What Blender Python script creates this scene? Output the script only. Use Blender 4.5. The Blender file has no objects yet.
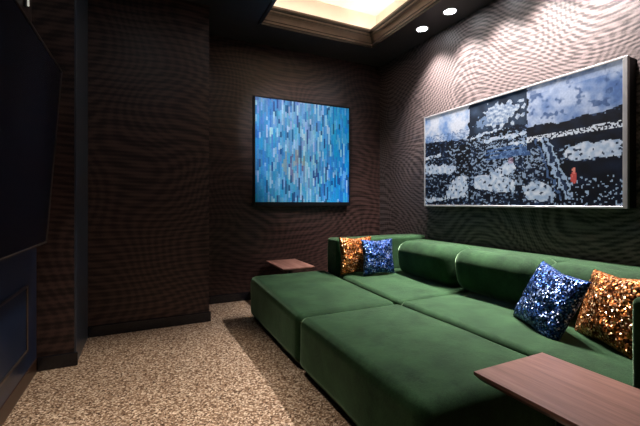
import bpy, bmesh, math, random
from mathutils import Vector, Matrix, noise
random.seed(7)
scene = bpy.context.scene
COL = scene.collection

# ------------------------------------------------------------------ nodes
class NT:
    def __init__(self, name):
        self.m = bpy.data.materials.new(name)
        self.m.use_nodes = True
        self.t = self.m.node_tree
        self.t.nodes.clear()
        self.out = self.n('ShaderNodeOutputMaterial')
        self.p = self.n('ShaderNodeBsdfPrincipled')
        self.l(self.p.outputs[0], self.out.inputs[0])
    def n(self, kind, **kw):
        nd = self.t.nodes.new(kind)
        for k, v in kw.items():
            setattr(nd, k, v)
        return nd
    def l(self, a, b):
        self.t.links.new(a, b)
    def put(self, sock, v):
        if hasattr(v, 'is_output'):
            self.l(v, sock)
        else:
            sock.default_value = v
    def math(self, op, a, b=0.0, c=0.0):
        nd = self.n('ShaderNodeMath', operation=op)
        for i, v in enumerate((a, b, c)):
            self.put(nd.inputs[i], v)
        return nd.outputs[0]
    def coords(self):
        tc = self.n('ShaderNodeTexCoord')
        return tc.outputs['Object']
    def sep(self, v):
        s = self.n('ShaderNodeSeparateXYZ')
        self.l(v, s.inputs[0])
        return s.outputs
    def comb(self, x, y, z):
        s = self.n('ShaderNodeCombineXYZ')
        for i, v in enumerate((x, y, z)):
            self.put(s.inputs[i], v)
        return s.outputs[0]
    def scale(self, v, s):
        mp = self.n('ShaderNodeMapping')
        self.l(v, mp.inputs[0])
        mp.inputs['Scale'].default_value = s
        return mp.outputs[0]
    def noise(self, v, scale, detail=2.0, rough=0.5):
        nd = self.n('ShaderNodeTexNoise')
        self.l(v, nd.inputs['Vector'])
        nd.inputs['Scale'].default_value = scale
        nd.inputs['Detail'].default_value = detail
        nd.inputs['Roughness'].default_value = rough
        return nd.outputs['Fac']
    def voronoi(self, v, scale, feature='F1'):
        nd = self.n('ShaderNodeTexVoronoi', feature=feature)
        self.l(v, nd.inputs['Vector'])
        nd.inputs['Scale'].default_value = scale
        return nd.outputs
    def ramp(self, f, stops, interp='LINEAR'):
        nd = self.n('ShaderNodeValToRGB')
        nd.color_ramp.interpolation = interp
        els = nd.color_ramp.elements
        while len(els) < len(stops):
            els.new(0.5)
        for e, (p, c) in zip(els, stops):
            e.position = p
            e.color = (c[0], c[1], c[2], 1)
        self.l(f, nd.inputs[0])
        return nd.outputs[0]
    def bump(self, h, strength=0.3, dist=0.01):
        nd = self.n('ShaderNodeBump')
        nd.inputs['Strength'].default_value = strength
        nd.inputs['Distance'].default_value = dist
        self.l(h, nd.inputs['Height'])
        self.l(nd.outputs[0], self.p.inputs['Normal'])
    def set(self, **kw):
        names = dict(color='Base Color', rough='Roughness', metal='Metallic', spec='Specular IOR Level',
                     sheen='Sheen Weight', sheen_rough='Sheen Roughness', sheen_tint='Sheen Tint',
                     em='Emission Color', em_s='Emission Strength', coat='Coat Weight', coat_rough='Coat Roughness')
        for k, v in kw.items():
            if isinstance(v, tuple) and len(v) == 3:
                v = (*v, 1)
            self.put(self.p.inputs[names[k]], v)
        return self.m

def plain(name, color, rough=0.5, metal=0.0, var=0.12, **kw):
    t = NT(name)
    f = t.noise(t.coords(), 9.0, 3.0)
    a = tuple(c * (1 - var) for c in color)
    b = tuple(c * (1 + var) for c in color)
    col = t.ramp(f, [(0.3, a), (0.7, b)])
    return t.set(color=col, rough=rough, metal=metal, **kw)

def wallpaper(name, lo, hi, swirl, seed, rib=190.0, rough=0.36, spec=0.45, figure=0.8):
    # horizontally ribbed wallcovering with a watered (moire) figure
    t = NT(name)
    c = t.coords()
    x, y, z = t.sep(c)
    u = t.math('ADD', x, y)
    uv = t.comb(u, z, seed)
    n1 = t.noise(uv, figure, 0.6)
    n2 = t.noise(t.comb(u, z, seed + 5.3), figure * 1.9, 0.0)
    # contour lines of a slow figure, crossed by fine ribs
    rings = t.math('SINE', t.math('ADD', t.math('MULTIPLY', z, rib * 0.45), t.math('MULTIPLY', n1, swirl)))
    rings2 = t.math('SINE', t.math('ADD', t.math('MULTIPLY', u, rib * 0.30), t.math('MULTIPLY', n2, swirl * 0.8)))
    ribs = t.math('SINE', t.math('ADD', t.math('MULTIPLY', z, rib), t.math('MULTIPLY', n1, swirl * 0.3)))
    pat = t.math('ADD', t.math('MULTIPLY', rings, 0.42), t.math('ADD', t.math('MULTIPLY', rings2, 0.28), t.math('MULTIPLY', ribs, 0.30)))
    fine = t.noise(t.scale(uv, (90, 260, 1)), 1.0, 1.0)
    f = t.math('ADD', t.math('MULTIPLY', pat, 0.62), t.math('MULTIPLY', fine, 1.0))
    mid = tuple((a + b) / 2 for a, b in zip(lo, hi))
    col = t.ramp(f, [(0.12, lo), (0.5, mid), (0.88, hi)])
    t.bump(f, 0.15, 0.003)
    return t.set(color=col, rough=rough, spec=spec)

M = {}
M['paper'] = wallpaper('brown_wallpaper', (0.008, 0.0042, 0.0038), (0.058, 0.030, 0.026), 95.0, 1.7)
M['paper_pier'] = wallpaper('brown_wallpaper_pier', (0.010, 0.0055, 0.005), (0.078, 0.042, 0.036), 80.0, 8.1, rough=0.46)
M['paper_right'] = wallpaper('brown_wallpaper_lit', (0.010, 0.006, 0.006), (0.130, 0.100, 0.097), 210.0, 4.4, rib=210.0, rough=0.5, figure=0.75)  # paler copy of the wallpaper, the lamp wash put into its tone
M['soffit'] = plain('dark_soffit_paint', (0.022, 0.019, 0.019), 0.5)
M['white'] = plain('tray_paint', (0.82, 0.77, 0.70), 0.7, var=0.02)
M['crown'] = plain('bronze_crown_paint', (0.11, 0.080, 0.062), 0.35)
M['crown_dark'] = plain('black_bronze_fillet', (0.012, 0.009, 0.008), 0.4)
M['base'] = plain('black_baseboard_paint', (0.010, 0.010, 0.014), 0.22)
M['reveal'] = plain('slate_blue_satin', (0.040, 0.052, 0.072), 0.3)  # slate-blue layer over the pier's side face
M['navy'] = plain('navy_lacquer', (0.018, 0.032, 0.075), 0.28)
M['navy_panel'] = plain('navy_panel_lacquer', (0.010, 0.024, 0.062), 0.35)
M['bronze'] = plain('bronze_metal_trim', (0.16, 0.13, 0.11), 0.3, 0.8)
M['plinth_brown'] = plain('brown_plinth_wood', (0.06, 0.028, 0.016), 0.35)
M['black'] = plain('black_satin', (0.004, 0.004, 0.005), 0.5, spec=0.2)
M['screen'] = plain('dark_screen_glass', (0.004, 0.005, 0.011), 0.25, spec=0.2)
M['silver'] = plain('brushed_silver', (0.36, 0.36, 0.37), 0.4, 0.5)
M['chrome'] = plain('satin_chrome', (0.6, 0.6, 0.62), 0.3, 0.9)
M['steel'] = plain('black_steel', (0.02, 0.02, 0.02), 0.35, 0.7)

def velvet(name, k=1.0):
    t = NT(name)
    c = t.coords()
    n = t.noise(c, 6.0, 4.0, 0.65)
    g = t.noise(c, 150.0, 2.0, 0.7)
    f = t.math('ADD', t.math('MULTIPLY', n, 0.6), t.math('MULTIPLY', g, 0.4))
    col = t.ramp(f, [(0.3, (0.003, 0.013, 0.005)), (0.7, (0.027, 0.074, 0.028))])
    t.bump(t.math('ADD', t.math('MULTIPLY', g, 0.3), n), 0.35, 0.008)
    return t.set(color=col, rough=0.85, spec=0.15, sheen=1.0, sheen_rough=0.27, sheen_tint=(0.62, 0.95, 0.58))
M['velvet'] = velvet('green_velvet')

def carpet():
    t = NT('speckled_carpet')
    c = t.coords()
    v = t.voronoi(c, 115.0)
    s = t.n('ShaderNodeSeparateColor')
    t.l(v['Color'], s.inputs[0])
    n = t.noise(c, 45.0, 3.0, 0.7)
    f = t.math('ADD', t.math('MULTIPLY', s.outputs[0], 0.62), t.math('MULTIPLY', n, 0.38))
    col = t.ramp(f, [(0.20, (0.065, 0.036, 0.022)), (0.42, (0.22, 0.138, 0.085)), (0.60, (0.38, 0.26, 0.175)), (0.84, (0.80, 0.65, 0.49))])
    t.bump(f, 0.6, 0.008)
    return t.set(color=col, rough=0.95, spec=0.1)
M['carpet'] = carpet()

def sequins(name, stops, scale=115.0, metal=0.8):
    t = NT(name)
    c = t.coords()
    v = t.voronoi(c, scale)
    s = t.n('ShaderNodeSeparateColor')
    t.l(v['Color'], s.inputs[0])
    n = t.noise(c, 7.0, 2.0)
    f = t.math('ADD', t.math('MULTIPLY', s.outputs[0], 0.75), t.math('MULTIPLY', n, 0.25))
    col = t.ramp(f, stops)
    # every sequin tips its own way
    g = t.n('ShaderNodeNewGeometry')
    sub = t.n('ShaderNodeVectorMath', operation='SUBTRACT')
    t.l(v['Color'], sub.inputs[0]); sub.inputs[1].default_value = (0.5, 0.5, 0.5)
    sc = t.n('ShaderNodeVectorMath', operation='SCALE')
    t.l(sub.outputs[0], sc.inputs[0]); sc.inputs['Scale'].default_value = 1.1
    ad = t.n('ShaderNodeVectorMath', operation='ADD')
    t.l(g.outputs['Normal'], ad.inputs[0]); t.l(sc.outputs[0], ad.inputs[1])
    no = t.n('ShaderNodeVectorMath', operation='NORMALIZE')
    t.l(ad.outputs[0], no.inputs[0])
    t.l(no.outputs[0], t.p.inputs['Normal'])
    return t.set(color=col, rough=0.38, metal=metal)
M['seq_blue'] = sequins('blue_sequins', [(0.2, (0.002, 0.004, 0.02)), (0.55, (0.009, 0.035, 0.16)), (0.75, (0.035, 0.13, 0.45)), (0.92, (0.65, 0.78, 1.0))])
M['seq_gold'] = sequins('copper_gold_sequins', [(0.15, (0.04, 0.008, 0.003)), (0.46, (0.24, 0.058, 0.010)), (0.74, (0.66, 0.22, 0.045)), (0.9, (1.0, 0.80, 0.5))])

def walnut():
    t = NT('pinkish_walnut')
    c = t.coords()
    g = t.noise(t.scale(c, (26, 1.6, 26)), 1.0, 5.0, 0.6)
    p = t.noise(t.scale(c, (160, 9, 160)), 1.0, 2.0, 0.6)
    f = t.math('ADD', t.math('MULTIPLY', g, 0.75), t.math('MULTIPLY', p, 0.25))
    col = t.ramp(f, [(0.30, (0.12, 0.052, 0.036)), (0.5, (0.25, 0.12, 0.092)), (0.72, (0.36, 0.195, 0.155))])
    return t.set(color=col, rough=0.38, spec=0.4)
M['walnut'] = walnut()
M['walnut_edge'] = plain('dark_walnut_edge', (0.075, 0.030, 0.020), 0.35, var=0.3)

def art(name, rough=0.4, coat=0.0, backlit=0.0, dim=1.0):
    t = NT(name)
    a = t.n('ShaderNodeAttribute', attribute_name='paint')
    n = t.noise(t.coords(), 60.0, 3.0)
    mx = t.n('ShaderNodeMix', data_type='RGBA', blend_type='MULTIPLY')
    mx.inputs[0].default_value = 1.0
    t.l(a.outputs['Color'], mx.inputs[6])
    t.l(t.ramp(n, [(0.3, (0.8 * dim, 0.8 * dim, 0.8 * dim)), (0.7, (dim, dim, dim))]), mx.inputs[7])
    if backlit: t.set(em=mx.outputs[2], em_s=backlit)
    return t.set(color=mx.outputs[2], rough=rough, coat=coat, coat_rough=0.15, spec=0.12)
M['canvas'] = art('painted_canvas', 0.5)
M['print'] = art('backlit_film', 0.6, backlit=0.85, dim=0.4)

def glow(name, color, s):
    t = NT(name)
    return t.set(color=(0.8, 0.8, 0.8), em=color, em_s=s, rough=0.5)
M['lens'] = glow('lit_lamp_lens', (0.95, 0.97, 1.0), 40.0)
M['cove'] = glow('warm_led_strip', (1.0, 0.78, 0.60), 58.0)
M['bar'] = glow('pale_glow_bar', (1.0, 0.97, 0.85), 0.4)

# ------------------------------------------------------------------ mesh helpers
def bm_box(bm, x0, x1, y0, y1, z0, z1, bev=0.0, seg=2):
    r = bmesh.ops.create_cube(bm, size=1.0)
    vs = r['verts']
    for v in vs:
        v.co = Vector(((x0 + x1) / 2 + v.co.x * (x1 - x0), (y0 + y1) / 2 + v.co.y * (y1 - y0), (z0 + z1) / 2 + v.co.z * (z1 - z0)))
    if bev > 0:
        es = list({e for v in vs for e in v.link_edges})
        bmesh.ops.bevel(bm, geom=es, offset=bev, segments=seg, affect='EDGES', profile=0.5)

def bm_cyl(bm, c, r0, r1, z0, z1, seg=32):
    rings = []
    for r, z in ((r0, z0), (r1, z1)):
        rings.append([bm.verts.new((c[0] + r * math.cos(2 * math.pi * i / seg), c[1] + r * math.sin(2 * math.pi * i / seg), z)) for i in range(seg)])
    for i in range(seg):
        j = (i + 1) % seg
        bm.faces.new((rings[0][i], rings[0][j], rings[1][j], rings[1][i]))
    bm.faces.new(rings[0][::-1]); bm.faces.new(rings[1])

def bm_lathe(bm, prof, seg=36, closed=False):
    rings = [[bm.verts.new((r * math.cos(2 * math.pi * i / seg), r * math.sin(2 * math.pi * i / seg), z)) for i in range(seg)] for r, z in prof]
    n = len(rings)
    for k in range(n if closed else n - 1):
        a, b = rings[k], rings[(k + 1) % n]
        for i in range(seg):
            j = (i + 1) % seg
            bm.faces.new((a[i], a[j], b[j], b[i]))

def obj(name, bm, mat, parent=None, smooth=False, loc=None):
    bmesh.ops.recalc_face_normals(bm, faces=bm.faces)
    me = bpy.data.meshes.new(name)
    bm.to_mesh(me); bm.free()
    mats = mat if isinstance(mat, (list, tuple)) else [mat]
    for m in mats:
        me.materials.append(m)
    for p in me.polygons:
        p.use_smooth = smooth
    o = bpy.data.objects.new(name, me)
    COL.objects.link(o)
    if loc is not None:
        o.location = loc
    if parent is not None:
        o.parent = parent
    return o

def box(name, mat, b, parent=None, bev=0.0, seg=2, smooth=False):
    bm = bmesh.new()
    bm_box(bm, *b, bev=bev, seg=seg)
    return obj(name, bm, mat, parent, smooth)

def struct(o):
    o['kind'] = 'structure'
    return o

def tag(o, label, cat, group=None):
    o['label'] = label; o['category'] = cat
    if group: o['group'] = group
    return o

def thing(name, label, cat, loc=(0, 0, 0), rotz=0.0, group=None):
    o = bpy.data.objects.new(name, None)
    COL.objects.link(o)
    o.empty_display_size = 0.1
    o.location = loc; o.rotation_euler = (0, 0, rotz)
    return tag(o, label, cat, group)

def copy_tree(o, parent=None):
    c = o.copy(); COL.objects.link(c)
    if parent is not None: c.parent = parent
    for ch in list(o.children):
        copy_tree(ch, c)
    return c

def axis_coords(h, r, k, m):
    """coordinates along one half-extent h: k rounded steps at each end, m flat steps between"""
    e = [h - r + r * math.tan(math.radians(45) * i / k) for i in range(k + 1)]
    inner = [-(h - r) + 2 * (h - r) * i / m for i in range(m + 1)]
    return [-v for v in reversed(e[1:])] + inner + e[1:]

def soft_box(dx, dy, dz, r, crown=0.0, wob=0.0, seed=0.0, k=5, m=14, tuck=0.0, rise=0.0):
    """an upholstered block: rounded edges, a slightly crowned top, small hand-made waviness"""
    H = (dx / 2, dy / 2, dz / 2)
    r = min(r, min(H) * 0.98)
    A = [axis_coords(h, r, k, m) for h in H]
    bm = bmesh.new()
    for ax in range(3):
        a, b = [i for i in range(3) if i != ax]
        for s in (-1, 1):
            grid = []
            for u in A[a]:
                row = []
                for v in A[b]:
                    p = [0, 0, 0]
                    p[a] = u; p[b] = v; p[ax] = s * H[ax]
                    row.append(bm.verts.new(p))
                grid.append(row)
            for i in range(len(grid) - 1):
                for j in range(len(grid[0]) - 1):
                    bm.faces.new((grid[i][j], grid[i + 1][j], grid[i + 1][j + 1], grid[i][j + 1]))
    bmesh.ops.remove_doubles(bm, verts=bm.verts, dist=1e-5)
    for v in bm.verts:
        p = v.co.copy()
        q = Vector([max(-(h - r), min(h - r, c)) for c, h in zip(p, H)])
        d = p - q
        if d.length > 1e-9:
            p = q + d.normalized() * r
        t = max(0.0, 1 - (p.x / H[0]) ** 4) * max(0.0, 1 - (p.y / H[1]) ** 4)
        if p.z > 0:
            p.z += crown * t * min(1.0, p.z / H[2])
        if tuck and p.x < 0 and p.z < .08:
            p.x += tuck * min(1.0, (.08 - p.z) / (H[2] + .08)) ** 1.4 * min(1.0, -p.x / (H[0] * .5))
        if rise and p.z > 0:
            p.z += rise * (0.5 + 0.5 * p.y / H[1]) ** 1.3 * min(1.0, p.z / H[2])
        if wob:
            w = noise.noise(Vector((p.x * 2.3 + seed, p.y * 2.3, p.z * 2.3)))
            w2 = noise.noise(Vector((p.x * 6 + seed, p.y * 6, p.z * 6)))
            p += (p.normalized() * (w * wob + w2 * wob * 0.3))
        v.co = p
    return bm

def soft(name, mat, b, r, parent, **kw):
    x0, x1, y0, y1, z0, z1 = b
    bm = soft_box(x1 - x0, y1 - y0, z1 - z0, r, **kw)
    bmesh.ops.translate(bm, verts=bm.verts, vec=((x0 + x1) / 2, (y0 + y1) / 2, (z0 + z1) / 2))
    return obj(name, bm, mat, parent, True)

# ------------------------------------------------------------------ room shell (metres; camera stands at x=0, y=0)
XR, YB, XL, YF, ZC = 3.10, 4.456, -0.735, -1.6, 3.20
PIER_Y, PIL_Y, PIL_X = 3.82, 3.215, -0.47
struct(box('floor', M['carpet'], (XL - .1, XR + .1, YF - .1, YB + .1, -0.08, 0.0)))
struct(box('wall_back', M['paper'], (XL - .1, XR + .1, YB, YB + .1, 0, ZC)))
struct(box('wall_right', M['paper_right'], (XR, XR + .1, YF, YB, 0, ZC)))
struct(box('wall_left', M['paper_pier'], (XL - .1, XL, YF, YB, 0, ZC)))
struct(box('wall_front', M['paper'], (XL - .1, XR + .1, YF - .1, YF, 0, ZC)))
struct(box('wall_alcove', M['paper_pier'], (XL, 0.575, PIER_Y, YB, 0, ZC)))
struct(box('wall_pier', M['paper_pier'], (XL, PIL_X - .012, PIL_Y, PIER_Y, 0, ZC)))
struct(box('pier_reveal', M['reveal'], (PIL_X - .012, PIL_X, PIL_Y - .004, PIER_Y, 0, ZC), bev=.003))

def baseboard(name, b):
    # plain tall skirting with a small eased top
    return struct(box(name, M['base'], b, bev=.004))
BH = 0.10
baseboard('baseboard_back', (0.575, XR, YB - .016, YB, 0, BH))
baseboard('baseboard_right', (XR - .016, XR, YF, YB - .016, 0, BH))
baseboard('baseboard_alcove', (PIL_X, 0.591, PIER_Y - .016, PIER_Y, 0, BH))
baseboard('baseboard_pier', (-0.70, PIL_X + .012, PIL_Y - .018, PIL_Y - .004, 0, BH))

# ceiling: dark soffit round a raised tray
TX0, TX1, TY0, TY1 = 1.14, 2.62, 0.55, 3.94
bm = bmesh.new()
for b in ((XL - .1, TX0, YF - .1, YB + .1), (TX1, XR + .1, YF - .1, YB + .1), (TX0, TX1, YF - .1, TY0), (TX0, TX1, TY1, YB + .1)):
    bm_box(bm, *b, ZC, ZC + .10)
struct(obj('ceiling', bm, M['soffit']))
bm = bmesh.new()
G = 0.20
ZT = 3.74
bm_box(bm, TX0 - G - .05, TX0 - G, TY0 - G - .05, TY1 + G + .05, ZC + .10, ZT)
bm_box(bm, TX1 + G, TX1 + G + .05, TY0 - G - .05, TY1 + G + .05, ZC + .10, ZT)
bm_box(bm, TX0 - G, TX1 + G, TY0 - G - .05, TY0 - G, ZC + .10, ZT)
bm_box(bm, TX0 - G, TX1 + G, TY1 + G, TY1 + G + .05, ZC + .10, ZT)
bm_box(bm, TX0 - G - .05, TX1 + G + .05, TY0 - G - .05, TY1 + G + .05, ZT, ZT + .05)
struct(obj('ceiling_tray', bm, M['white']))

def sweep_ring(prof, x0, x1, y0, y1, mats):
    """prof: (inset toward the opening, z, material index of the face that starts here)"""
    bm = bmesh.new()
    rings = []
    for d, z, mi in prof:
        rings.append([bm.verts.new(p) for p in ((x0 + d, y0 + d, z), (x1 - d, y0 + d, z), (x1 - d, y1 - d, z), (x0 + d, y1 - d, z))])
    n = len(prof)
    for k in range(n):
        a, b = rings[k], rings[(k + 1) % n]
        for i in range(4):
            j = (i + 1) % 4
            f = bm.faces.new((a[i], a[j], b[j], b[i]))
            f.material_index = prof[k][2]
    return bm
prof = [(-.020, 3.185, 1), (0.012, 3.185, 1), (0.012, 3.205, 1), (0.020, 3.210, 0), (0.020, 3.235, 1), (0.026, 3.240, 0),
        (0.030, 3.270, 0), (0.038, 3.295, 0), (0.048, 3.312, 1), (0.048, 3.322, 0), (0.056, 3.326, 0), (0.056, 3.345, 1),
        (0.062, 3.350, 1), (0.062, 3.362, 0), (0.070, 3.366, 0), (0.070, 3.392, 1), (-.020, 3.392, 1)]
struct(obj('trim_2', sweep_ring(prof, TX0, TX1, TY0, TY1, None), [M['crown'], M['crown_dark']]))

bm = sweep_ring([(-.10, 3.305, 0), (-.08, 3.305, 0), (-.08, 3.325, 0), (-.10, 3.325, 0)], TX0, TX1, TY0, TY1, None)
tag(obj('cove_light', bm, M['cove']), 'warm glowing light strip hidden along the raised ceiling tray', 'light')

# ------------------------------------------------------------------ downlights
def spot(name, loc, aim, power, size, blend, color, rad=0.07):
    ld = bpy.data.lights.new(name, 'SPOT')
    ld.energy = power; ld.spot_size = math.radians(size); ld.spot_blend = blend
    ld.color = color; ld.shadow_soft_size = rad
    o = bpy.data.objects.new(name, ld)
    COL.objects.link(o)
    o.location = loc
    o.rotation_euler = (Vector(aim) - Vector(loc)).to_track_quat('-Z', 'Y').to_euler()
    return o

def make_downlight():
    t = thing('downlight', '', 'ceiling light')
    bm = bmesh.new()
    bm_lathe(bm, [(0.078, 0.0), (0.078, -0.004), (0.070, -0.007), (0.058, -0.004), (0.058, 0.0)], closed=True)
    obj('trim_ring', bm, M['chrome'], t, True)
    bm = bmesh.new()
    bm_lathe(bm, [(0.0001, -0.0045), (0.030, -0.0042), (0.056, -0.002), (0.0565, 0.0), (0.0001, 0.0)])
    obj('lamp_lens', bm, M['lens'], t, True)
    return t
ORD = ['farthest', 'second from the far end', 'the middle one', 'second from the near end', 'nearest']
DOWN = [((2.86, 3.27 - .424 * k), 'lit round ceiling light over the sofa wall, %s in its row' % ORD[k]) for k in range(5)] + [
        ((0.0, 2.45), 'assumed unseen ceiling light over the carpet before the wall screen'),
        ((0.0, 1.40), 'assumed unseen ceiling light over the near end of the carpet'),
        ((0.80, 2.60), 'added unseen ceiling light aimed at the abstract blue painting')]
dl = make_downlight()
for i, ((x, y), lab) in enumerate(DOWN):
    o = dl if i == 0 else copy_tree(dl)
    o.location = (x, y, ZC); o['label'] = lab; o['group'] = 'recessed downlights in the soffit'
WASH = (1.0, 0.92, 0.89)
for (x, y), _ in DOWN[:5]:
    spot('wall_wash_lamp', (x, y, ZC - .02), (x + .10, y, 0), 490, 96, 1.0, WASH)
for (x, y), _ in DOWN[5:7]:
    spot('assumed_carpet_lamp', (x, y, ZC - .02), (x - .10, y, 0), 230, 52, 0.9, (1.0, 0.88, 0.76))  # unseen lamps, assumed for the bright carpet

spot('added_painting_lamp', (0.80, 2.60, ZC - .02), (1.87, YB - .08, 2.02), 290, 46, 0.6, (0.95, 0.98, 1.0))  # unseen accent lamp, added to brighten the blue painting

# ------------------------------------------------------------------ television, cabinet and pale bar on the left
def tv():
    t = thing('television', 'large switched-off black television tilted downward on the left wall', 'television', (-0.655, 1.95, 1.50))
    # tilt about the y axis: top leans into the room
    t.rotation_euler = (0, math.radians(4.2), 0)
    w, h = 2.02, 1.20
    z0, z1 = -0.55, 0.59
    box('panel', M['screen'], (0.06, 0.095, -w / 2, w / 2, z0, z1), t, bev=.004)
    bm = bmesh.new()
    for b in ((0.085, 0.100, -w / 2 - .008, -w / 2, z0 - .008, z1 + .008), (0.085, 0.100, w / 2, w / 2 + .008, z0 - .008, z1 + .008),
              (0.085, 0.100, -w / 2, w / 2, z0 - .008, z0), (0.085, 0.100, -w / 2, w / 2, z1, z1 + .008)):
        bm_box(bm, *b)
    obj('bezel', bm, M['bronze'], t)
    box('rear_housing', M['black'], (0.02, 0.06, -w / 2 + .12, w / 2 - .12, z0 + .1, z1 - .25), t, bev=.01)
    box('wall_bracket', M['steel'], (-0.055, 0.02, -.25, .25, -.22, .22), t)
tv()

def cabinet():
    t = thing('media_cabinet', 'low navy lacquer cabinet with framed doors below the television', 'cabinet', (0, 0, 0))
    x0, x1 = XL + .002, -0.705
    box('body', M['navy'], (x0, x1, -0.6, PIL_Y - .012, 0.10, 0.925), t)
    box('cabinet_top', M['navy'], (x0, x1 + .016, -0.6, PIL_Y - .012, 0.925, 0.95), t, bev=.003)
    box('plinth', M['plinth_brown'], (x0, x1 + .004, -0.6, PIL_Y - .03, 0.0, 0.10), t)
    y1 = 2.93
    for i in range(3):
        a, b = y1 - 0.95, y1
        d = box('door', M['navy_panel'], (x1, x1 + .010, a, b, 0.24, 0.675), t, bev=.002)
        bm = bmesh.new()
        q = .020
        for c in ((a, a + q, .24, .675), (b - q, b, .24, .675), (a + q, b - q, .24, .24 + q), (a + q, b - q, .675 - q, .675)):
            bm_box(bm, x1 + .010, x1 + .020, c[0], c[1], c[2], c[3], bev=.004)
        obj('door_frame', bm, M['bronze'], d)
        y1 -= 1.05
cabinet()

t = thing('pale_wall_bar', 'slim pale vertical bar on the left wall above the television', 'light', (XL, 3.02, 2.50))  # slim upright bar, faintly emissive
box('back_plate', M['steel'], (0.0, 0.018, -.008, .008, 0, .42), t, bev=.003)
bm = bmesh.new(); bm_cyl(bm, (0.026, 0), .006, .006, 0.01, .41, 16)
obj('pale_tube', bm, M['bar'], t, True)

# ------------------------------------------------------------------ pictures
def lin(c):
    return tuple(((v / 255) / 12.92 if v / 255 <= 0.04045 else ((v / 255 + 0.055) / 1.055) ** 2.4) for v in c)

def mix(a, b, t):
    t = max(0.0, min(1.0, t))
    return tuple(x + (y - x) * t for x, y in zip(a, b))

def art_grid(name, nu, nv, place, paint, mat, parent, back):
    """a stretched sheet with real thickness; every small cell carries one flat paint colour"""
    bm = bmesh.new()
    lay = bm.loops.layers.float_color.new('paint')
    g = [[bm.verts.new(place(i / nu, j / nv)) for j in range(nv + 1)] for i in range(nu + 1)]
    for i in range(nu):
        for j in range(nv):
            f = bm.faces.new((g[i][j], g[i + 1][j], g[i + 1][j + 1], g[i][j + 1]))
            c = lin(paint((i + .5) / nu, (j + .5) / nv))
            for lp in f.loops:
                lp[lay] = (*c, 1)
    rim = [g[i][0] for i in range(nu)] + [g[nu][j] for j in range(nv)] + [g[i][nv] for i in range(nu, 0, -1)] + [g[0][j] for j in range(nv, 0, -1)]
    low = [bm.verts.new(v.co + Vector(back)) for v in rim]
    n = len(rim)
    for k in range(n):
        f = bm.faces.new((rim[k], rim[(k + 1) % n], low[(k + 1) % n], low[k]))
        for lp in f.loops: lp[lay] = (.05, .05, .06, 1)
    f = bm.faces.new(low)
    for lp in f.loops: lp[lay] = (.05, .05, .06, 1)
    return obj(name, bm, mat, parent)

# abstract painting on the back wall: short upright dabs of blue
PAL = [(28, 92, 168), (40, 132, 205), (60, 168, 226), (96, 196, 236), (150, 206, 238), (200, 222, 240), (92, 128, 186), (24, 160, 214)]
NCOL, rng = 58, random.Random(21)
dabs = []
for i in range(NCOL):
    v, row = -rng.random() * .1, []
    while v < 1.0:
        ln = rng.uniform(.03, .13)
        row.append((v, v + ln))
        v += ln
    dabs.append(row)
cells = {}
def dab_colour(i, k, u, v):
    key = (i, k)
    if key in cells: return cells[key]
    left = mix((44, 138, 212), (62, 128, 206), v)
    mid = mix((124, 192, 236), (150, 182, 224), v)
    right = mix((0, 104, 216), (14, 158, 230), v)
    if u < .5: base = mix(left, mid, u / .5)
    else: base = mix(mid, right, (u - .5) / .4)
    base = mix(base, (96, 130, 190), max(0, (v - .72) / .28) * .65 * (1.2 - u))
    base = mix(base, (54, 160, 218), max(0, (.22 - v) / .22) * .6)
    c = mix(base, rng.choice(PAL), rng.uniform(.1, .6))
    r = rng.random()
    if r < .09: c = mix(c, (24, 62, 120), .7)
    elif r < .09 + .14 * (1.15 - abs(u - .45) * 1.6): c = mix(c, (200, 228, 248), .65)
    d = math.hypot((u - .38) / .12, (v - .38) / .13)
    if d < 1 and rng.random() < .6: c = mix(c, rng.choice([(176, 170, 172), (140, 124, 160), (84, 78, 122), (206, 206, 212)]), .65)
    cells[key] = tuple(max(0, min(255, x + rng.uniform(-10, 10))) for x in c)
    return cells[key]
def paint_abstract(u, v):
    i = min(NCOL - 1, int(u * NCOL))
    for k, (a, b) in enumerate(dabs[i]):
        if a <= v < b: return dab_colour(i, k, u, (a + b) / 2)
    return (60, 150, 210)
PX0, PX1, PZ0, PZ1 = 1.19, 2.55, 1.165, 2.525
t = thing('abstract_painting', 'square abstract painting of blue dabs in a black frame on the back wall', 'painting', (0, 0, 0))
bm = bmesh.new()
FY0, FY1 = YB - .085, YB - .001
for b in ((PX0, PX0 + .016, PZ0, PZ1), (PX1 - .016, PX1, PZ0, PZ1), (PX0 + .016, PX1 - .016, PZ0, PZ0 + .045), (PX0 + .016, PX1 - .016, PZ1 - .016, PZ1)):
    bm_box(bm, b[0], b[1], FY0, FY1, b[2], b[3], bev=.002, seg=1)
obj('frame', bm, M['black'], t)
cx0, cx1, cz0, cz1 = PX0 + .018, PX1 - .018, PZ0 + .047, PZ1 - .018
art_grid('canvas', NCOL * 2, 90, lambda u, v: (cx0 + u * (cx1 - cx0), FY0 + .008, cz0 + v * (cz1 - cz0)), paint_abstract, M['canvas'], t, (0, .03, 0))

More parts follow.
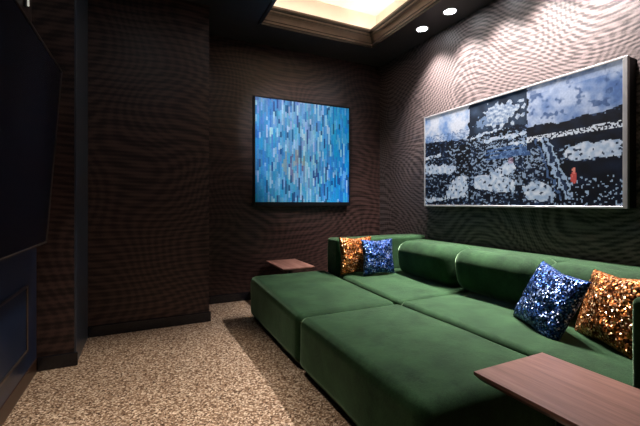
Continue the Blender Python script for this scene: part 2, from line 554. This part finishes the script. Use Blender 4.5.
# wide monochrome arena print on the right wall (u runs from its far end to its near end)
rg = random.Random(5)
SPECK = {}
def inpoly(u, v, P):
    c = False
    for k in range(len(P)):
        (x1, y1), (x2, y2) = P[k], P[(k + 1) % len(P)]
        if (y1 > v) != (y2 > v) and u < (x2 - x1) * (v - y1) / (y2 - y1) + x1: c = not c
    return c
def nz(u, v, s, k=0.0, asp=1.95):
    return noise.noise(Vector((u * asp * s + k * 7.3, v * s + k * 3.1, k)))
DARK, NAVY, STEEL, PALE, WHITE = (8, 12, 22), (20, 32, 54), (72, 98, 138), (158, 182, 212), (214, 224, 238)
LIGHTS = [([(0, .36), (.10, .345), (.22, .33), (.235, .39), (.21, .42), (0, .46)], .05),
          ([(.15, .06), (.22, .28), (.31, .30), (.32, .08)], .06),
          ([(.35, .28), (.47, .29), (.59, .22), (.60, .12), (.50, .12), (.37, .16)], .08),
          ([(.45, .30), (.56, .40), (.60, .34), (.56, .27), (.48, .26)], .06),
          ([(.62, .16), (.68, .20), (.76, .16), (.81, .03), (.65, .03)], .05),
          ([(.80, .44), (.88, .47), (1.0, .455), (1.0, .35), (.82, .345)], .05),
          ([(0, .52), (.12, .535), (.12, .56), (0, .555)], .03),
          ([(0, .03), (.14, .05), (.14, .09), (0, .07)], .03),
          ([(.34, .655), (.44, .675), (.54, .70), (.54, .735), (.44, .705), (.34, .68)], .03),
          ([(.55, .70), (.64, .715), (.64, .745), (.55, .735)], .03),
          ([(.42, .60), (.64, .60), (.64, .635), (.42, .63)], .03),
          ([(.55, .53), (.70, .535), (.70, .565), (.55, .56)], .03)]
def paint_arena(u, v):
    w = nz(u, v, 14, 1) * .018
    w2 = nz(u, v, 30, 2) * .012
    uu, vv = u + w + w2, v + w - w2
    fine = .75 * nz(u * .62, v, 44, 3) + .45 * nz(u, v, 80, 33)
    mid = nz(u, v, 11, 4)
    # dark stands and floor
    c = mix(DARK, NAVY, .45 + mid * 1.0)
    # pale seats and faces scattered over the middle
    den = 0.0
    if .22 < u < .72 and .18 < v < .66: den = .55
    elif v < .6: den = .22
    if fine + .28 * nz(u, v, 7, 9) > .40 - den * .55: c = mix(c, PALE, .85)
    elif fine > .22 - den * .3: c = mix(c, STEEL, .65)
    if .24 < uu < .34 and .30 < v < .62 and mid > -.15 and fine < .25: c = DARK
    if .43 < uu < .68 and .43 < v < .53 and nz(u * .4, v * 3, 20, 6) > -.1: c = mix(c, (74, 112, 170), .7)
    for P, _ in LIGHTS:
        if inpoly(uu, vv, P):
            c = mix(WHITE, PALE, .5 + nz(u, v, 26, 8) * 1.3)
            if nz(u, v, 34, 11) > .33: c = mix(c, NAVY, .8)
    # open sky at both sides, dark block between with a pale burst
    if uu < .327 and vv > .80 - .06 * u * 3 - .08:
        e = nz(u, v, 6, 12)
        c = mix((206, 214, 228), (112, 148, 202), .35 + e * 1.1 - u * .9 + max(0, .85 - v) * 1.6 + nz(u, v, 24, 36) * .5)
        if v < .78 and fine > .05: c = mix(c, STEEL, .55)
    if uu > .645 and vv > .64 + .05 * max(0, (u - .75) / .25) + .02 * mid:
        e = nz(u, v, 5, 13)
        c = mix((172, 188, 216), (78, 110, 166), .34 + e * 1.0 + (u - .8) * .9 + nz(u, v, 20, 34) * .5)
        k = nz(u, v, 11, 14) + .5 * nz(u, v, 34, 35)
        c = mix(c, (46, 72, 118), max(0, min(.65, (k - .22) * 4)))
        if v > .93: c = mix(c, (190, 200, 220), .3)
    if .331 < u < .642 and vv > .70:
        c = mix((24, 36, 54), (58, 78, 104), .35 + mid)
        d = math.hypot((uu - .515) / .095, (vv - .83) / .10)
        if d + nz(u, v, 22, 15) * .9 < 1.0: c = mix((196, 210, 226), STEEL, .3 + fine)
        d = math.hypot((uu - .41) / .06, (vv - .80) / .05)
        if d + nz(u, v, 26, 16) * 1.2 < .75: c = mix(PALE, STEEL, .5)
    # far crowd band and a string of small lamps
    if u > .645 and .47 < vv < .66:
        c = mix(DARK, NAVY, .4 + mid + fine * .5)
        if abs(v - (.555 + .03 * (u - .65))) < .022 and nz(u, v, 70, 17) > -.05: c = WHITE
    if uu > .72 + .10 * (.33 - v) + .12 * nz(u, v, 8, 37) and vv < .33:
        if not inpoly(uu, vv, LIGHTS[5][0]):
            c = mix(DARK, NAVY, .25 + mid * .9)
            if v < .22 and nz(u, v, 55, 18) > .32: c = PALE
    # stair running down to the near side
    s = (.56 - v) / .51
    xc = .715 + .11 * s
    if 0 < s < 1:
        for off, wd, col in ((-.012, .006, PALE), (.012, .006, PALE), (0, .006, (40, 56, 84)), (-.035, .005, STEEL)):
            if abs(uu - xc - off) < wd and nz(u, v, 40, 19) > -.35: c = col
    # figure in red on the stair
    if math.hypot((u - .838) / .012, (v - .215) / .045) < 1: c = (196, 84, 80) if fine > -.2 else (226, 120, 112)
    if math.hypot((u - .838) / .006, (v - .272) / .018) < 1: c = (226, 140, 124)
    if math.hypot((u - .565) / .015, (v - .40) / .03) < 1: c = mix(c, (190, 140, 160), .5)
    return c
AY0, AY1, AZ0, AZ1, AX = 1.345, 3.375, 1.160, 2.215, XR - .115
t = thing('framed_picture', 'long blue-grey picture of a crowded arena in a silver frame above the sofa', 'picture', (0, 0, 0))
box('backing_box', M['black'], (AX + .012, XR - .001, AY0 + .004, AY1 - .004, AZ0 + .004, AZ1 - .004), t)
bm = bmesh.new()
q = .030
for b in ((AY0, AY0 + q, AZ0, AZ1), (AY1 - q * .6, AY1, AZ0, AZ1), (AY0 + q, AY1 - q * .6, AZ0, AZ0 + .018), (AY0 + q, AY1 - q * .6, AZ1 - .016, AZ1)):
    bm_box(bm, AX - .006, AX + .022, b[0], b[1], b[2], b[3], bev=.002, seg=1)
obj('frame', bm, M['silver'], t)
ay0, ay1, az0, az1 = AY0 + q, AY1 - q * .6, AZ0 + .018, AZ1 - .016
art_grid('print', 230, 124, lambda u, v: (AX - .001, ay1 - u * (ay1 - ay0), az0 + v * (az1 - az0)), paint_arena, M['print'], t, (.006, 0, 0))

# ------------------------------------------------------------------ sofa and ottomans
V = M['velvet']
SY = 2.392
def ottoman(y0, y1, label, seed, rise=0.0):
    x0, x1 = 0.965, 1.845
    t = thing('ottoman', label, 'ottoman', ((x0 + x1) / 2, (y0 + y1) / 2, 0), 0, 'green velvet ottomans in front of the sofa')
    hx, hy = (x1 - x0) / 2, (y1 - y0) / 2
    soft('upholstered_body', V, (-hx, hx, -hy, hy, 0.035, 0.400), .062, t, crown=.010, wob=.008, seed=seed, m=22, rise=rise)
    box('plinth', M['black'], (-hx + .05, hx - .02, -hy + .03, hy - .03, 0.0, 0.045), t)
ottoman(SY + .006, 3.725, 'far green velvet ottoman reaching to the small wooden table by the back wall', 3.0, .045)
ottoman(1.105, SY - .006, 'near green velvet ottoman, its end against the large wooden table', 11.0)

t = thing('sofa', 'long deep green velvet sofa against the wall below the arena picture', 'sofa', (0, 0, 0))
SX = 1.855
box('plinth', M['black'], (SX + .05, 3.04, 0.62, 3.64, 0.0, 0.06), t)
soft('seat_cushion', V, (SX, 2.90, SY + .004, 3.452, 0.05, 0.405), .04, t, crown=.012, wob=.007, seed=20, m=18, rise=.035)
soft('seat_cushion', V, (SX, 2.90, 0.815, SY - .004, 0.05, 0.405), .04, t, crown=.012, wob=.007, seed=27, m=18)
soft('armrest', V, (SX - .005, 3.075, 3.44, 3.70, 0.04, 0.81), .035, t, wob=.004, seed=31)
soft('armrest', V, (SX - .005, 3.075, 0.565, 0.83, 0.04, 0.805), .035, t, wob=.004, seed=35)
soft('backrest', V, (2.86, 3.08, 0.80, 3.46, 0.04, 0.765), .04, t, wob=.004, seed=41)
for a, b, s in ((2.475, 3.275, 50), (1.665, 2.455, 55), (0.855, 1.645, 60)):
    soft('back_cushion', V, (2.45, 2.875, a, b, 0.405, 0.79), .125, t, crown=.010, wob=.010, tuck=.05, seed=s, m=10, k=7)

# ------------------------------------------------------------------ sequin cushions
def cushion(name, mat, centre, ex, ez, w, h, th, label, group, seed):
    ex = Vector(ex).normalized(); ez = Vector(ez); ez = (ez - ex * ez.dot(ex)).normalized()
    ey = ez.cross(ex)
    n = 34
    bm = bmesh.new()
    sides = []
    for s in (-1, 1):
        g = []
        for i in range(n + 1):
            row = []
            for j in range(n + 1):
                u, v = -1 + 2 * i / n, -1 + 2 * j / n
                pin = 1 - .075 * (1 - abs(u)) * abs(v) ** 3 * 1.6
                pin2 = 1 - .075 * (1 - abs(v)) * abs(u) ** 3 * 1.6
                f = max(0.0, (1 - u ** 2) * (1 - v ** 2)) ** .42
                wr = noise.noise(Vector((u * 2.2 + seed, v * 2.2, s * 2.0))) * .016 * f + noise.noise(Vector((u * 5 + seed, v * 5, s))) * .007 * f
                row.append(bm.verts.new((u * w / 2 * pin2, s * (th / 2 * f) + wr, v * h / 2 * pin)))
            g.append(row)
        for i in range(n):
            for j in range(n):
                bm.faces.new((g[i][j], g[i + 1][j], g[i + 1][j + 1], g[i][j + 1]))
    bmesh.ops.remove_doubles(bm, verts=bm.verts, dist=1e-5)
    o = obj(name, bm, mat, None, True)
    R = Matrix((ex, ey, ez)).transposed().to_4x4()
    R.translation = Vector(centre)
    o.matrix_world = R
    return tag(o, label, 'cushion', group)
GB, GG = 'blue sequin cushions on the sofa', 'copper sequin cushions on the sofa'
cushion('sequin_cushion', M['seq_blue'], (2.265, 1.440, .590), (-.19, -.38, -.047), (.14, -.08, .347), .46, .43, .15,
        'blue sequin cushion leaning beside the near copper cushion, larger of the two blue ones', GB, 1.0)
cushion('sequin_cushion', M['seq_gold'], (2.362, 1.145, .600), (-.19, -.37, .02), (.15, .03, .347), .44, .42, .13,
        'copper sequin cushion squeezed against the near sofa armrest', GG, 4.0)
cushion('sequin_cushion', M['seq_blue'], (2.215, 3.215, .632), (1, -.06, 0), (0, .14, 1), .385, .375, .12,
        'blue sequin cushion at the far sofa armrest, in front of the far copper one', GB, 8.0)
cushion('sequin_cushion', M['seq_gold'], (2.030, 3.355, .640), (1, -.03, 0), (0, .10, 1), .40, .40, .12,
        'copper sequin cushion at the far sofa armrest, half hidden by the blue one', GG, 13.0)

# ------------------------------------------------------------------ cantilevered side tables
def side_table(x0, x1, y0, y1, z, col_y, base, label):
    xc = (x0 + x1) / 2
    t = thing('side_table', label, 'table', (xc, col_y, 0), 0, 'walnut side tables at the sofa ends')
    a, b, c, d = x0 - xc, x1 - xc, y0 - col_y, y1 - col_y
    box('table_top', M['walnut'], (a, b, c, d, z - .014, z), t, bev=.002)
    bm = bmesh.new()
    # tapering underside edge
    lo = [bm.verts.new(p) for p in ((a + .022, c + .022, z - .036), (b - .022, c + .022, z - .036), (b - .022, d - .022, z - .036), (a + .022, d - .022, z - .036))]
    hi = [bm.verts.new(p) for p in ((a + .001, c + .001, z - .014), (b - .001, c + .001, z - .014), (b - .001, d - .001, z - .014), (a + .001, d - .001, z - .014))]
    for i in range(4):
        bm.faces.new((lo[i], lo[(i + 1) % 4], hi[(i + 1) % 4], hi[i]))
    bm.faces.new(lo); bm.faces.new(hi)
    obj('apron', bm, M['walnut_edge'], t)
    box('post', M['steel'], (-.025, .025, -.025, .025, .012, z - .036), t, bev=.004)
    box('base', M['steel'], (-.15, .15, base[0] - col_y, base[1] - col_y, 0, .012), t, bev=.003)
side_table(1.228, 1.675, 0.40, 1.092, .50, .74, (.58, .90), 'large pinkish walnut side table at the near end of the ottomans')
side_table(1.355, 1.745, 3.79, 4.42, .475, 4.08, (3.92, 4.24), 'small walnut side table behind the far ottoman by the back wall')

# ------------------------------------------------------------------ world, camera, view
w = bpy.data.worlds.new('world'); scene.world = w
w.use_nodes = True
w.node_tree.nodes['Background'].inputs[0].default_value = (0.02, 0.02, 0.025, 1)
w.node_tree.nodes['Background'].inputs[1].default_value = 0.1

cd = bpy.data.cameras.new('camera')
cam = bpy.data.objects.new('camera', cd); COL.objects.link(cam)
cd.sensor_width = 36.0; cd.lens = 364 * 36 / 640
cd.shift_y = -10.0 / 640
cd.clip_start = 0.02
cam.location = (0, 0, 1.2)
cam.rotation_euler = (math.radians(90), 0, math.radians(-25.5))
scene.camera = cam

vs = scene.view_settings
vs.view_transform = 'Standard'; vs.look = 'None'; vs.gamma = 1.0; vs.exposure = 0.0
vs.use_curve_mapping = False
scene.cycles.max_bounces = 8
scene.cycles.sample_clamp_indirect = 6.0
scene.cycles.use_denoising = True
